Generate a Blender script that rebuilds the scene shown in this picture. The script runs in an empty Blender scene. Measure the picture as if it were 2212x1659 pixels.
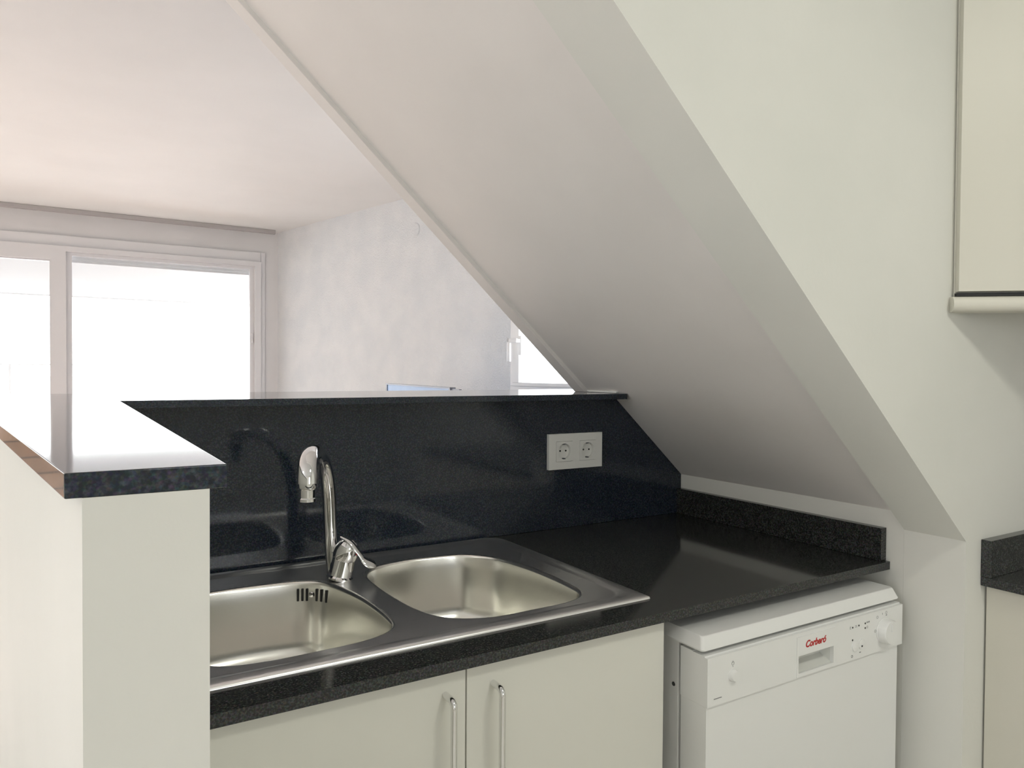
import bpy, bmesh, math
from mathutils import Vector, Matrix
from mathutils.geometry import tessellate_polygon

sc = bpy.context.scene
C = sc.collection
H = 1.33                      # camera height above the floor; all z below are written relative to the eye

# ------------------------------------------------------------------ camera
F, YAW, PITCH, ROLL = 1569.145, 0.54987, -0.018141, -0.006595
fw = Vector((math.sin(YAW)*math.cos(PITCH), math.cos(YAW)*math.cos(PITCH), math.sin(PITCH)))
rt0 = Vector((math.cos(YAW), -math.sin(YAW), 0)); up0 = rt0.cross(fw)
rt = math.cos(ROLL)*rt0 - math.sin(ROLL)*up0; up = math.sin(ROLL)*rt0 + math.cos(ROLL)*up0
cam = bpy.data.cameras.new('camera'); co = bpy.data.objects.new('camera', cam); C.objects.link(co)
cam.sensor_fit = 'HORIZONTAL'; cam.sensor_width = 36; cam.lens = F/2212*36
cam.clip_start = 0.02; cam.clip_end = 200
m = Matrix((rt, up, -fw)).transposed().to_4x4(); m.translation = (0, 0, H); co.matrix_world = m
sc.camera = co

# ------------------------------------------------------------------ light and exposure
sc.view_settings.view_transform = 'Standard'; sc.view_settings.look = 'None'
sc.view_settings.gamma = 1; sc.view_settings.use_curve_mapping = False
sc.view_settings.exposure = 0.0
w = bpy.data.worlds.new('sky'); sc.world = w; w.use_nodes = True
bg = w.node_tree.nodes['Background']; bg.inputs[0].default_value = (0.97, 0.98, 1.0, 1); bg.inputs[1].default_value = 4.5
SUN = 42.0
sd = bpy.data.lights.new('sun', 'SUN'); sd.energy = SUN; sd.angle = 0.01; sd.color = (1, 0.96, 0.91)
so = bpy.data.objects.new('sun', sd); C.objects.link(so)
sdir = Vector((0.30, 0.80, 0.33)).normalized()
so.rotation_euler = sdir.to_track_quat('Z', 'Y').to_euler()
def portal(name, loc, sx, sy, facing):
    l = bpy.data.lights.new(name, 'AREA'); l.shape = 'RECTANGLE'; l.size = sx; l.size_y = sy; l.energy = 1
    l.cycles.is_portal = True
    o = bpy.data.objects.new(name, l); C.objects.link(o); o.location = (loc[0], loc[1], loc[2]+H)
    o.rotation_euler = (-Vector(facing)).to_track_quat('Z', 'Y').to_euler()
KITCHEN_W = 10.0   # kitchen ceiling light, watts
LEFT_FILL_W = 7.0     # added unseen fill lamp left of the half wall, watts

# ------------------------------------------------------------------ materials
def mat(name, col, rough=0.5, metal=0.0, spec=0.5, coat=0.0):
    m = bpy.data.materials.new(name); m.use_nodes = True
    b = m.node_tree.nodes['Principled BSDF']
    b.inputs['Base Color'].default_value = (*col, 1); b.inputs['Roughness'].default_value = rough
    b.inputs['Metallic'].default_value = metal; b.inputs['Specular IOR Level'].default_value = spec
    b.inputs['Coat Weight'].default_value = coat
    return m
def nodes(m): return m.node_tree.nodes, m.node_tree.links, m.node_tree.nodes['Principled BSDF']
def add_noise(m, scale, c1, c2, lo=0.35, hi=0.65, detail=4, stretch=None, rough=None, bump=0, bscale=None, bdist=0.001):
    n, l, b = nodes(m)
    tc = n.new('ShaderNodeTexCoord'); mp = n.new('ShaderNodeMapping'); l.new(tc.outputs['Object'], mp.inputs[0])
    if stretch: mp.inputs['Scale'].default_value = stretch
    t = n.new('ShaderNodeTexNoise'); t.inputs['Scale'].default_value = scale; t.inputs['Detail'].default_value = detail
    l.new(mp.outputs[0], t.inputs['Vector'])
    if c1:
        r = n.new('ShaderNodeValToRGB'); r.color_ramp.elements[0].position = lo; r.color_ramp.elements[1].position = hi
        r.color_ramp.elements[0].color = (*c1, 1); r.color_ramp.elements[1].color = (*c2, 1)
        l.new(t.outputs['Fac'], r.inputs[0]); l.new(r.outputs[0], b.inputs['Base Color'])
    if rough:
        mr = n.new('ShaderNodeMapRange'); mr.inputs[3].default_value = rough[0]; mr.inputs[4].default_value = rough[1]
        l.new(t.outputs['Fac'], mr.inputs[0]); l.new(mr.outputs[0], b.inputs['Roughness'])
    if bump:
        tb = n.new('ShaderNodeTexNoise'); tb.inputs['Scale'].default_value = bscale or scale; tb.inputs['Detail'].default_value = 5
        l.new(mp.outputs[0], tb.inputs['Vector'])
        bp = n.new('ShaderNodeBump'); bp.inputs['Strength'].default_value = bump; bp.inputs['Distance'].default_value = bdist
        l.new(tb.outputs['Fac'], bp.inputs['Height']); l.new(bp.outputs[0], b.inputs['Normal'])
    return m
WALLC = (0.80, 0.79, 0.73)
M = {}
M['wall'] = add_noise(mat('wall_paint', WALLC, 0.6, spec=0.3), 3, (0.76, 0.755, 0.70), (0.80, 0.79, 0.735), bump=0.25, bscale=60, bdist=0.0015)
M['soffit'] = add_noise(mat('soffit_paint', WALLC, 0.55, spec=0.3), 4, (0.80, 0.765, 0.73), (0.83, 0.795, 0.76), bump=0.25, bscale=45, bdist=0.0015)
M['stucco'] = add_noise(mat('stucco_paint', (0.80, 0.80, 0.80), 0.6), 5, (0.73, 0.76, 0.79), (0.79, 0.81, 0.83), bump=1.0, bscale=110, bdist=0.006)
M['ceiling'] = add_noise(mat('ceiling_paint', (0.82, 0.81, 0.79), 0.6, spec=0.3), 2, (0.80, 0.80, 0.795), (0.83, 0.83, 0.825))
M['frame'] = mat('window_frame_paint', (0.73, 0.73, 0.75), 0.35)
M['living'] = add_noise(mat('living_wall_paint', (0.73, 0.725, 0.735), 0.6, spec=0.3), 3, (0.71, 0.705, 0.715), (0.745, 0.74, 0.75), bump=0.2, bscale=60, bdist=0.001)
M['sash'] = mat('white_sash_lacquer', (0.90, 0.90, 0.90), 0.25)
M['white'] = mat('white_enamel', (0.86, 0.86, 0.84), 0.3)
M['plastic'] = mat('white_plastic', (0.78, 0.78, 0.74), 0.35)
M['door'] = add_noise(mat('cabinet_lacquer', (0.76, 0.75, 0.67), 0.42, spec=0.4), 2, (0.78, 0.77, 0.70), (0.80, 0.79, 0.72))
M['cream'] = add_noise(mat('cream_lacquer_shaded', (0.66, 0.635, 0.55), 0.42, spec=0.4), 2, (0.655, 0.63, 0.545), (0.68, 0.655, 0.57))  # darker than the sink doors; part of it is shade put into the colour
M['chrome'] = mat('chrome', (0.82, 0.82, 0.82), 0.06, 1)
M['black'] = mat('black_plastic', (0.01, 0.01, 0.01), 0.5)
M['dark'] = mat('shadow_gap_rubber', (0.03, 0.03, 0.03), 0.7)
M['print'] = mat('grey_print', (0.25, 0.25, 0.25), 0.5)
M['red'] = mat('red_print', (0.50, 0.02, 0.02), 0.4)
M['silicone'] = mat('silicone', (0.8, 0.8, 0.76), 0.4)
M['blue'] = add_noise(mat('blue_panel', (0.25, 0.42, 0.72), 0.35), 6, (0.24, 0.40, 0.70), (0.29, 0.46, 0.75))
M['rail'] = mat('grey_metal', (0.18, 0.19, 0.22), 0.35, 0.6)
M['track'] = mat('curtain_track_grey', (0.44, 0.42, 0.42), 0.5)
# polished granite: near-black, fine grey flecks; the default blue is painted-in lens flare haze
def granite(name, rough, base=(0.014, 0.021, 0.034), fleck=(0.07, 0.085, 0.105), rl=0.45):
    m = mat(name, base, rough, spec=rl)
    n, l, b = nodes(m)
    tc = n.new('ShaderNodeTexCoord')
    a = n.new('ShaderNodeTexNoise'); a.inputs['Scale'].default_value = 330; a.inputs['Detail'].default_value = 3; l.new(tc.outputs['Object'], a.inputs['Vector'])
    r = n.new('ShaderNodeValToRGB'); e = r.color_ramp.elements
    e[0].position = 0.42; e[0].color = (*base, 1); e[1].position = 0.72; e[1].color = (*fleck, 1)
    l.new(a.outputs['Fac'], r.inputs[0])
    v = n.new('ShaderNodeTexVoronoi'); v.inputs['Scale'].default_value = 520; l.new(tc.outputs['Object'], v.inputs['Vector'])
    mx = n.new('ShaderNodeMixRGB'); mx.blend_type = 'MULTIPLY'; mx.inputs[0].default_value = 0.45
    l.new(r.outputs[0], mx.inputs[1]); l.new(v.outputs['Color'], mx.inputs[2]); l.new(mx.outputs[0], b.inputs['Base Color'])
    return m
M['granite'] = granite('black_granite_flare_tint', 0.07)
M['granite_top'] = granite('polished_granite_worktop', 0.09, (0.018, 0.019, 0.018), (0.10, 0.105, 0.098))
M['granite_cut'] = granite('sawn_granite_edge', 0.38, (0.020, 0.021, 0.022), (0.11, 0.115, 0.11))
def brick_mat():
    m = mat('brown_parapet_brick', (0.45, 0.25, 0.16), 0.7); n, l, b = nodes(m)
    tc = n.new('ShaderNodeTexCoord'); mp = n.new('ShaderNodeMapping'); mp.inputs['Rotation'].default_value = (math.pi/2, 0, 0); l.new(tc.outputs['Object'], mp.inputs[0])
    br = n.new('ShaderNodeTexBrick'); l.new(mp.outputs[0], br.inputs['Vector']); br.inputs['Scale'].default_value = 1
    br.inputs['Brick Width'].default_value = 0.45; br.inputs['Row Height'].default_value = 0.16; br.inputs['Mortar Size'].default_value = 0.008
    br.inputs['Color1'].default_value = (0.55, 0.33, 0.21, 1); br.inputs['Color2'].default_value = (0.42, 0.24, 0.15, 1); br.inputs['Mortar'].default_value = (0.08, 0.05, 0.04, 1)
    l.new(br.outputs['Color'], b.inputs['Base Color']); return m
M['brick'] = brick_mat()
# brushed steel
def steel(name, lo, hi, col):
    m = mat(name, col, 0.25, 1)
    add_noise(m, 14, None, None, stretch=(1, 70, 70), rough=(lo, hi), bump=0.02, bscale=20, bdist=0.0001)
    b = m.node_tree.nodes['Principled BSDF']
    return m
M['steel'] = steel('brushed_steel_rim', 0.24, 0.36, (0.84, 0.83, 0.82))
M['bowl'] = steel('satin_steel_bowl', 0.20, 0.28, (0.88, 0.87, 0.82))
# terracotta parquet floor
def floor_mat(nm='brown_tile', c1=(0.48, 0.40, 0.365), c2=(0.42, 0.345, 0.315), cm=(0.10, 0.07, 0.05)):
    m = mat(nm, c1, 0.35); n, l, b = nodes(m)
    tc = n.new('ShaderNodeTexCoord'); br = n.new('ShaderNodeTexBrick'); l.new(tc.outputs['Object'], br.inputs['Vector'])
    br.inputs['Scale'].default_value = 1; br.inputs['Brick Width'].default_value = 0.33; br.inputs['Row Height'].default_value = 0.33
    br.offset = 0; br.inputs['Mortar Size'].default_value = 0.006
    br.inputs['Color1'].default_value = (*c1, 1); br.inputs['Color2'].default_value = (*c2, 1); br.inputs['Mortar'].default_value = (*cm, 1)
    l.new(br.outputs['Color'], b.inputs['Base Color']); return m
M['floor'] = floor_mat()
M['ktile'] = floor_mat('pale_kitchen_tile', (0.72, 0.70, 0.64), (0.69, 0.67, 0.61), (0.45, 0.44, 0.40))
M['deck'] = mat('pale_balcony_tile', (0.62, 0.60, 0.56), 0.6)
def glass_mat():
    m = bpy.data.materials.new('clear_window_glass'); m.use_nodes = True; n = m.node_tree.nodes; l = m.node_tree.links; n.clear()
    o = n.new('ShaderNodeOutputMaterial'); mx = n.new('ShaderNodeMixShader'); t = n.new('ShaderNodeBsdfTransparent'); g = n.new('ShaderNodeBsdfGlossy')
    lw = n.new('ShaderNodeLayerWeight'); lw.inputs[0].default_value = 0.5; g.inputs['Roughness'].default_value = 0.01
    pw = n.new('ShaderNodeMath'); pw.operation = 'POWER'; pw.inputs[1].default_value = 5
    ma = n.new('ShaderNodeMath'); ma.operation = 'MULTIPLY_ADD'; ma.inputs[1].default_value = 0.9; ma.inputs[2].default_value = 0.04
    t.inputs[0].default_value = (0.97, 0.98, 0.98, 1)
    l.new(lw.outputs['Facing'], pw.inputs[0]); l.new(pw.outputs[0], ma.inputs[0]); l.new(ma.outputs[0], mx.inputs[0])
    l.new(t.outputs[0], mx.inputs[1]); l.new(g.outputs[0], mx.inputs[2]); l.new(mx.outputs[0], o.inputs[0]); return m
M['glass'] = glass_mat()
def cloth_mat():
    m = bpy.data.materials.new('white_awning_cloth'); m.use_nodes = True; n = m.node_tree.nodes; l = m.node_tree.links; n.clear()
    o = n.new('ShaderNodeOutputMaterial'); mx = n.new('ShaderNodeMixShader'); t = n.new('ShaderNodeBsdfTranslucent'); g = n.new('ShaderNodeBsdfDiffuse')
    t.inputs[0].default_value = (0.54, 0.54, 0.55, 1); g.inputs[0].default_value = (0.54, 0.54, 0.55, 1); mx.inputs[0].default_value = 0.75
    l.new(t.outputs[0], mx.inputs[1]); l.new(g.outputs[0], mx.inputs[2]); l.new(mx.outputs[0], o.inputs[0]); return m
M['cloth'] = cloth_mat()

# ------------------------------------------------------------------ mesh helpers (z is eye-relative)
class MB:
    def __init__(s): s.bm = bmesh.new(); s.mats = []
    def slot(s, m):
        if m not in s.mats: s.mats.append(m)
        return s.mats.index(m)
    def _take(s, b, mi):
        off = len(s.bm.verts); vs = [s.bm.verts.new(v.co) for v in b.verts]; b.verts.index_update()
        for f in b.faces:
            try:
                nf = s.bm.faces.new([vs[v.index] for v in f.verts]); nf.material_index = mi; nf.smooth = True
            except ValueError: pass
        b.free()
    def box(s, a, c, bevel=0.0, seg=2, mi=0):
        b = bmesh.new(); bmesh.ops.create_cube(b, size=1)
        for v in b.verts:
            v.co = Vector([(a[i]+c[i])/2 + v.co[i]*(c[i]-a[i]) for i in range(3)])
        if bevel: bmesh.ops.bevel(b, geom=b.edges[:], offset=bevel, segments=seg, profile=0.5, affect='EDGES')
        s._take(b, mi); return s
    def prism(s, pts, axis, a, b_, holes=(), bevel=0.0, mi=0, mi_side=None):
        """polygon pts (2D, in the two axes left after `axis`) with holes, extruded from a to b along axis"""
        def P(p, t):
            q = [p[0], p[1]]; q.insert(axis, t); return q
        loops = [list(pts)]+[list(h) for h in holes]
        flat = [p for lp in loops for p in lp]
        tris = tessellate_polygon([[Vector((p[0], p[1], 0)) for p in lp] for lp in loops])
        b = bmesh.new(); va = [b.verts.new(P(p, a)) for p in flat]; vb = [b.verts.new(P(p, b_)) for p in flat]
        side = []
        for t in tris:
            try: b.faces.new([va[i] for i in t]); b.faces.new([vb[i] for i in reversed(t)])
            except ValueError: pass
        k = 0
        for lp in loops:
            n = len(lp)
            for i in range(n):
                j = (i+1) % n; f = b.faces.new([va[k+i], va[k+j], vb[k+j], vb[k+i]]); side.append(f)
            k += n
        bmesh.ops.recalc_face_normals(b, faces=b.faces[:])
        if not holes: bmesh.ops.dissolve_limit(b, angle_limit=0.001, verts=b.verts[:], edges=b.edges[:])
        if bevel:
            es = [e for e in b.edges if len(e.link_faces) == 2 and e.calc_face_angle() > 0.3]
            bmesh.ops.bevel(b, geom=es, offset=bevel, segments=2, profile=0.5, affect='EDGES')
        s._take(b, mi); return s
    def tube(s, pts, r, n=14, mi=0, flat=None):
        """tube along points; r may be a list; flat=(w,h) scale list"""
        pts = [Vector(p) for p in pts]; R = r if isinstance(r, (list, tuple)) else [r]*len(pts)
        ref = Vector((0, 0, 1)); rings = []; b = bmesh.new(); prev = None
        for i, p in enumerate(pts):
            t = (pts[min(i+1, len(pts)-1)] - pts[max(i-1, 0)]).normalized()
            if prev is None:
                u = t.cross(ref if abs(t.z) < 0.9 else Vector((0, 1, 0))).normalized()
            else:
                u = (prev - t*prev.dot(t)).normalized()
            prev = u; v = t.cross(u); fl = flat[i] if flat else (1, 1)
            rings.append([b.verts.new(p + u*math.cos(2*math.pi*k/n)*R[i]*fl[0] + v*math.sin(2*math.pi*k/n)*R[i]*fl[1]) for k in range(n)])
        for i in range(len(rings)-1):
            for k in range(n): b.faces.new([rings[i][k], rings[i][(k+1) % n], rings[i+1][(k+1) % n], rings[i+1][k]])
        b.faces.new(rings[0][::-1]); b.faces.new(rings[-1])
        bmesh.ops.recalc_face_normals(b, faces=b.faces[:]); s._take(b, mi); return s
    def lathe(s, prof, origin, axis, n=28, mi=0):
        """profile [(radius, height)] about an axis direction through origin"""
        ax = Vector(axis).normalized(); u = ax.orthogonal().normalized(); v = ax.cross(u); o = Vector(origin); b = bmesh.new(); rings = []
        for r, h in prof:
            if r < 1e-6: rings.append([b.verts.new(o+ax*h)])
            else: rings.append([b.verts.new(o+ax*h+u*math.cos(2*math.pi*k/n)*r+v*math.sin(2*math.pi*k/n)*r) for k in range(n)])
        for i in range(len(rings)-1):
            A, B = rings[i], rings[i+1]
            for k in range(n):
                k2 = (k+1) % n
                if len(A) == 1 and len(B) > 1: b.faces.new([A[0], B[k], B[k2]])
                elif len(B) == 1 and len(A) > 1: b.faces.new([A[k], A[k2], B[0]])
                elif len(A) > 1: b.faces.new([A[k], A[k2], B[k2], B[k]])
        for R_ in (rings[0], rings[-1]):
            if len(R_) > 2: b.faces.new(R_)
        bmesh.ops.recalc_face_normals(b, faces=b.faces[:]); s._take(b, mi); return s
    def rings(s, loops, close_last=True, close_first=False, mi=0):
        b = bmesh.new(); rs = [[b.verts.new(p) for p in lp] for lp in loops]; n = len(loops[0])
        for i in range(len(rs)-1):
            for k in range(n): b.faces.new([rs[i][k], rs[i][(k+1) % n], rs[i+1][(k+1) % n], rs[i+1][k]])
        if close_last: b.faces.new(rs[-1])
        if close_first: b.faces.new(rs[0][::-1])
        s._take(b, mi); return s
    def build(s, name, mt, parent=None, sharp=35, kind=None, solid=0, wn=True):
        me = bpy.data.meshes.new(name)
        origin = Vector((0, 0, 0))
        for v in s.bm.verts: v.co.z += H
        if parent is not None: origin = world_loc(parent)
        for v in s.bm.verts: v.co -= origin
        s.bm.normal_update()
        s.bm.to_mesh(me); s.bm.free()
        for mm in (mt if isinstance(mt, (list, tuple)) else [mt]): me.materials.append(M[mm])
        me.set_sharp_from_angle(angle=math.radians(sharp))
        o = bpy.data.objects.new(name, me); C.objects.link(o)
        if parent is not None: o.parent = parent
        if kind: o['kind'] = kind
        if wn:
            md = o.modifiers.new('weighted_normal', 'WEIGHTED_NORMAL'); md.keep_sharp = True; md.weight = 100
        if solid:
            md = o.modifiers.new('thickness', 'SOLIDIFY'); md.thickness = solid; md.offset = 0
        return o
def world_loc(o):
    p = Vector((0, 0, 0))
    while o is not None: p += o.location; o = o.parent
    return p
def tag(o, label, cat, group=None):
    o['label'] = label; o['category'] = cat
    if group: o['group'] = group
    return o
def thing(name, loc, label=None, cat=None, group=None, kind=None):
    o = bpy.data.objects.new(name, None); C.objects.link(o); o.location = (loc[0], loc[1], loc[2]+H); o.empty_display_size = 0.05
    if label: tag(o, label, cat, group)
    if kind: o['kind'] = kind
    return o
def struct(name, mb, mt, label=None, cat=None, **k):
    o = mb.build(name, mt, kind='structure', **k)
    if label: tag(o, label, cat)
    return o
def spline(pts, n=8, closed=True):
    out = []; N = len(pts)
    for i in range(N if closed else N-1):
        g = lambda k: Vector(pts[k % N]) if closed else Vector(pts[max(0, min(N-1, k))])
        p0, p1, p2, p3 = g(i-1), g(i), g(i+1), g(i+2)
        for j in range(n):
            t = j/n
            out.append(0.5*((2*p1)+(-p0+p2)*t+(2*p0-5*p1+4*p2-p3)*t*t+(-p0+3*p1-3*p2+p3)*t**3))
    if not closed: out.append(Vector(pts[-1]))
    return out
def rrect(x0, y0, x1, y1, r, n=6):
    """rounded rectangle, r = one radius or four (x1y1, x0y1, x0y0, x1y0)"""
    R = r if isinstance(r, (tuple, list)) else (r,)*4; out = []
    for (cx, cy, a0, rr) in ((x1, y1, 0, R[0]), (x0, y1, 90, R[1]), (x0, y0, 180, R[2]), (x1, y0, 270, R[3])):
        sx = 1 if cx == x1 else -1; sy = 1 if cy == y1 else -1
        for k in range(n+1):
            a = math.radians(a0+90*k/n); out.append(Vector((cx-sx*rr+rr*math.cos(a), cy-sy*rr+rr*math.sin(a))))
    return out

# ------------------------------------------------------------------ key measures
ZF, ZC = -H, 1.17                       # floor, ceiling
YB, XR = 1.61, 1.5745                   # faces of the granite upstands
XW, YWB = XR+0.02, YB+0.02              # plaster behind them
YN = 0.789                              # wall above the stair, facing the kitchen
ZT, TH = -0.4275, 0.018                 # worktop
ZL, TL = -0.0610, 0.0152                # bar ledge
PX0, PX1, PY = 0.0073, 0.0772, 0.4930   # end of the half wall
def sofx(z, off=0.0): return (0.8391+off-0.7415*z)/0.6709      # stair soffit: x at height z
def sofz(x, off=0.0): return (0.8391+off-0.6709*x)/0.7415
LX0 = lambda y: -0.0017-0.1325*(y-0.4925)                        # slanted left edge of the bar
YBK = 2.011                              # back edge of the bar
YW = 6.386
XL, YR, XK = -3.2, -2.3, 2.28           # left wall, rear wall, kitchen right wall
A1 = Vector((1.5474, YW)); AD = Vector((0.2335, -0.9724))       # living-room wall on the right, running towards the stair
def aw(y): return A1.x+(A1.y-y)*0.2335/0.9724

# ------------------------------------------------------------------ setting
struct('floor', MB().prism([(XL-0.2, YR-0.2), (-0.5, YR-0.2), (-0.5, 0.4), (0.04, 0.4), (0.04, 1.68), (3.6, 1.68), (3.6, YW+0.2), (XL-0.2, YW+0.2)], 2, ZF-0.1, ZF), 'floor', 'brown tiled floor of the living room', 'floor')
struct('floor_kitchen', MB().prism([(-0.5, YR-0.2), (3.6, YR-0.2), (3.6, 1.68), (0.04, 1.68), (0.04, 0.4), (-0.5, 0.4)], 2, ZF-0.1, ZF), 'ktile', 'pale tiled floor of the kitchen', 'floor')
# ceiling above the kitchen and living room
struct('ceiling', MB().box((XL-0.2, YR-0.2, ZC), (3.6, YW+0.2, ZC+0.12)), 'ceiling', 'white living room ceiling above the wide window', 'ceiling')
LWN = (-1.6, 1.2, -1.05, 0.95)          # opening for the added left window: y0, y1, z0, z1
struct('wall_left', MB().prism([(YR, ZF), (YW, ZF), (YW, ZC), (YR, ZC)], 0, XL-0.15, XL, holes=[[(LWN[0], LWN[2]), (LWN[1], LWN[2]), (LWN[1], LWN[3]), (LWN[0], LWN[3])]]), 'wall', 'white wall closing the left side of the rooms', 'wall')
# rear wall with an opening for the added window behind the photographer
RW = (0.2, 1.2, -0.10, 0.85)
struct('wall_rear', MB().prism([(XL, ZF), (XK, ZF), (XK, ZC), (XL, ZC)], 1, YR-0.2, YR, holes=[[(RW[0], RW[2]), (RW[1], RW[2]), (RW[1], RW[3]), (RW[0], RW[3])]]), 'wall', 'white kitchen wall behind the photographer', 'wall')
struct('wall_right', MB().box((XK, YR, ZF), (XK+0.15, YN, ZC)), 'wall', 'white kitchen wall behind the right worktop', 'wall')
# window wall of the living room: band above the sliding window, sides
WX0, WX1, WZ1 = -2.6, 1.402, 0.905
struct('wall_front', MB().prism([(XL, ZF), (aw(YW)+0.12, ZF), (aw(YW)+0.12, ZC), (XL, ZC)], 1, YW, YW+0.2, holes=[[(WX0, ZF+0.02), (WX1, ZF+0.02), (WX1, WZ1), (WX0, WZ1)]]), 'living', 'pale wall around the wide sliding window', 'wall')
# angled stucco wall with a casement window in it
Y2a, Y2b, Z2a, Z2b = 3.615, 2.35, -0.115, 0.86
def angled(name, pieces, mt, label=None, cat=None, parent=None, thick=0.15, back=0.0, kind='structure'):
    mb = MB()
    nx = Vector((0.9724, 0.2335))       # outward normal
    for (ya, yb, za, zb) in pieces:
        lo = []
        for z in (za, zb):
            a = Vector((aw(ya), ya))+nx*back; b = Vector((aw(yb), yb))+nx*back
            lo.append([(*a, z), (*b, z), (*(b+nx*thick), z), (*(a+nx*thick), z)])
        mb.rings(lo, close_last=True, close_first=True)
    bmesh.ops.recalc_face_normals(mb.bm, faces=mb.bm.faces[:])
    o = mb.build(name, mt, parent, kind=kind if parent is None else None)
    if label: tag(o, label, cat)
    return o
mb = MB(); nx2 = Vector((0.9724, 0.2335))
T = Matrix(((AD.x, nx2.x, 0), (AD.y, nx2.y, 0), (0, 0, 1)))
def aw_s(y): return (A1.y-y)/0.9724       # distance along the wall
mb.prism([(0, ZF), (aw_s(0.9), ZF), (aw_s(0.9), ZC), (0, ZC)], 1, 0, 0.15, holes=[[(aw_s(Y2a), Z2a), (aw_s(Y2b), Z2a), (aw_s(Y2b), Z2b), (aw_s(Y2a), Z2b)]])
for v in mb.bm.verts:
    q = A1+AD*v.co.x+nx2*v.co.y; v.co.x, v.co.y = q.x, q.y
bmesh.ops.recalc_face_normals(mb.bm, faces=mb.bm.faces[:])
struct('wall_side', mb, 'stucco', 'rough white stucco wall right of the wide window', 'wall')

# half wall between kitchen and living room (thin return towards the camera, then the run under the ledge)
struct('wall_partition', MB().prism([(PX0, PY), (PX1, PY), (PX1, YWB), (XW, YWB), (XW, 1.745), (LX0(1.745)+0.011, 1.745)], 2, ZF, ZL-TL), 'wall', 'white half wall under the granite bar, its narrow end facing us', 'wall')
# niche wall beside the dishwasher, up to the soffit
struct('wall_niche', MB().prism([(XW, YN+0.1312), (XW, 1.745), (XW+0.12, 1.745), (XW+0.12, YN+0.1312)], 2, ZF, sofz(XW+0.0)+0.004), 'wall', 'white wall beside the dishwasher under the stair', 'wall')
# wall facing the camera above and right of the stair edge; its sloping underside is the beam
zb_ = -0.3492
def bz(x): return zb_+(XW-x)*0.9038
xt = XW-(ZC-zb_)/0.9038
struct('wall_stair', MB().prism([(XW, ZF), (XK+0.1, ZF), (XK+0.1, ZC), (xt, ZC), (XW, zb_)], 1, YN, YN+0.131), 'wall', 'greenish white wall facing us above the sloping stair', 'wall')
# chamfer of the beam down from the soffit
cf = MB()
lo = []
for (x, k) in ((XW, 0), (XW-(ZC+0.34)/0.905, 1)):
    z = (XW-x)*0.905
    lo.append([(x, YN+0.131, z-0.3449), (x, YN+0.162, z-0.3116), (x, YN+0.162, z-0.26), (x, YN+0.131, z-0.26)])
cf.rings(lo, True, True); bmesh.ops.recalc_face_normals(cf.bm, faces=cf.bm.faces[:])
struct('trim_1', cf, 'soffit', 'plaster chamfer between soffit and beam of the stair', 'trim')
# the sloping slab of the staircase
zs = ZC
so_pts = [(sofx(-0.36)-0.0, -0.36), (sofx(-0.36)+0.22, -0.36), (sofx(zs)+0.24, zs), (sofx(zs), zs)]
struct('ceiling_slope', MB().prism(so_pts, 1, YN+0.131, 1.712), 'soffit', 'grey white sloping underside of the staircase', 'ceiling')
# drip trim along the far edge of the slab
o1 = -0.012
tr = [(sofx(ZL, o1), ZL), (sofx(ZL)+0.2, ZL), (sofx(zs)+0.2, zs), (sofx(zs, o1), zs)]
struct('trim_2', MB().prism(tr, 1, 1.712, 1.762, bevel=0.002), 'soffit', 'thin plaster strip along the far edge of the sloping stair', 'trim')
# narrow silicone line where ledge meets soffit
struct('trim_3', MB().box((sofx(ZL)-0.012, 1.575, ZL+0.0002), (sofx(ZL)-0.001, 1.71, ZL+0.006), 0.002), 'silicone', 'white sealant line where the ledge meets the stair', 'trim')

# ------------------------------------------------------------------ sliding window (window_1) in the front wall
win = thing('window_1', (-0.6, YW, ZF), 'wide sliding balcony window with white frame', 'window', kind='structure')
f = MB()
Y0 = YW-0.035
f.prism([(WX0, ZF), (WX1, ZF), (WX1, WZ1), (WX0, WZ1)], 1, Y0, YW+0.10, holes=[[(-0.002, ZF+0.07), (1.352, ZF+0.07), (1.352, 0.866), (-0.002, 0.866)], [(WX0+0.07, ZF+0.07), (-0.101, ZF+0.07), (-0.101, 0.80), (WX0+0.07, 0.80)]])
f.build('window_frame', 'frame', win)
s1 = MB()
s1.prism([(-0.002, ZF+0.07), (1.352, ZF+0.07), (1.352, 0.866), (-0.002, 0.866)], 1, YW+0.0, YW+0.04, holes=[[(0.036, ZF+0.14), (1.318, ZF+0.14), (1.318, 0.842), (0.036, 0.842)]])
sash = s1.build('sash', 'frame', win)
MB().box((0.036, YW+0.016, ZF+0.14), (1.318, YW+0.022, 0.842)).build('pane', 'glass', sash)
s2 = MB().prism([(WX0+0.07, ZF+0.07), (-0.101, ZF+0.07), (-0.101, 0.80), (WX0+0.07, 0.80)], 1, YW+0.0, YW+0.04, holes=[[(WX0+0.1, ZF+0.10), (-0.106, ZF+0.10), (-0.106, 0.79), (WX0+0.1, 0.79)]])
sash2 = s2.build('sash', 'frame', win)
MB().box((WX0+0.1, YW+0.016, ZF+0.10), (-0.106, YW+0.022, 0.79)).build('pane', 'glass', sash2)
# lowered edge of the roller shutter seen at the top of the right pane
sh = MB()
for k in range(3): sh.box((0.036, YW+0.088, 0.80+k*0.022), (1.335, YW+0.10, 0.8205+k*0.022), 0.004)
sh.build('shutter_edge', 'frame', win)
MB().box((1.327, YW-0.014, 0.22), (1.343, YW+0.0, 0.30), 0.003).build('latch', 'frame', win)
hd = MB().box((-0.02, Y0-0.012, -0.10), (0.01, Y0, 0.42), 0.004).box((-0.016, Y0-0.04, -0.03), (0.006, Y0-0.025, 0.33), 0.005).box((-0.014, Y0-0.03, -0.02), (0.004, Y0-0.01, 0.0), 0.002).box((-0.014, Y0-0.03, 0.29), (0.004, Y0-0.01, 0.31), 0.002)
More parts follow.
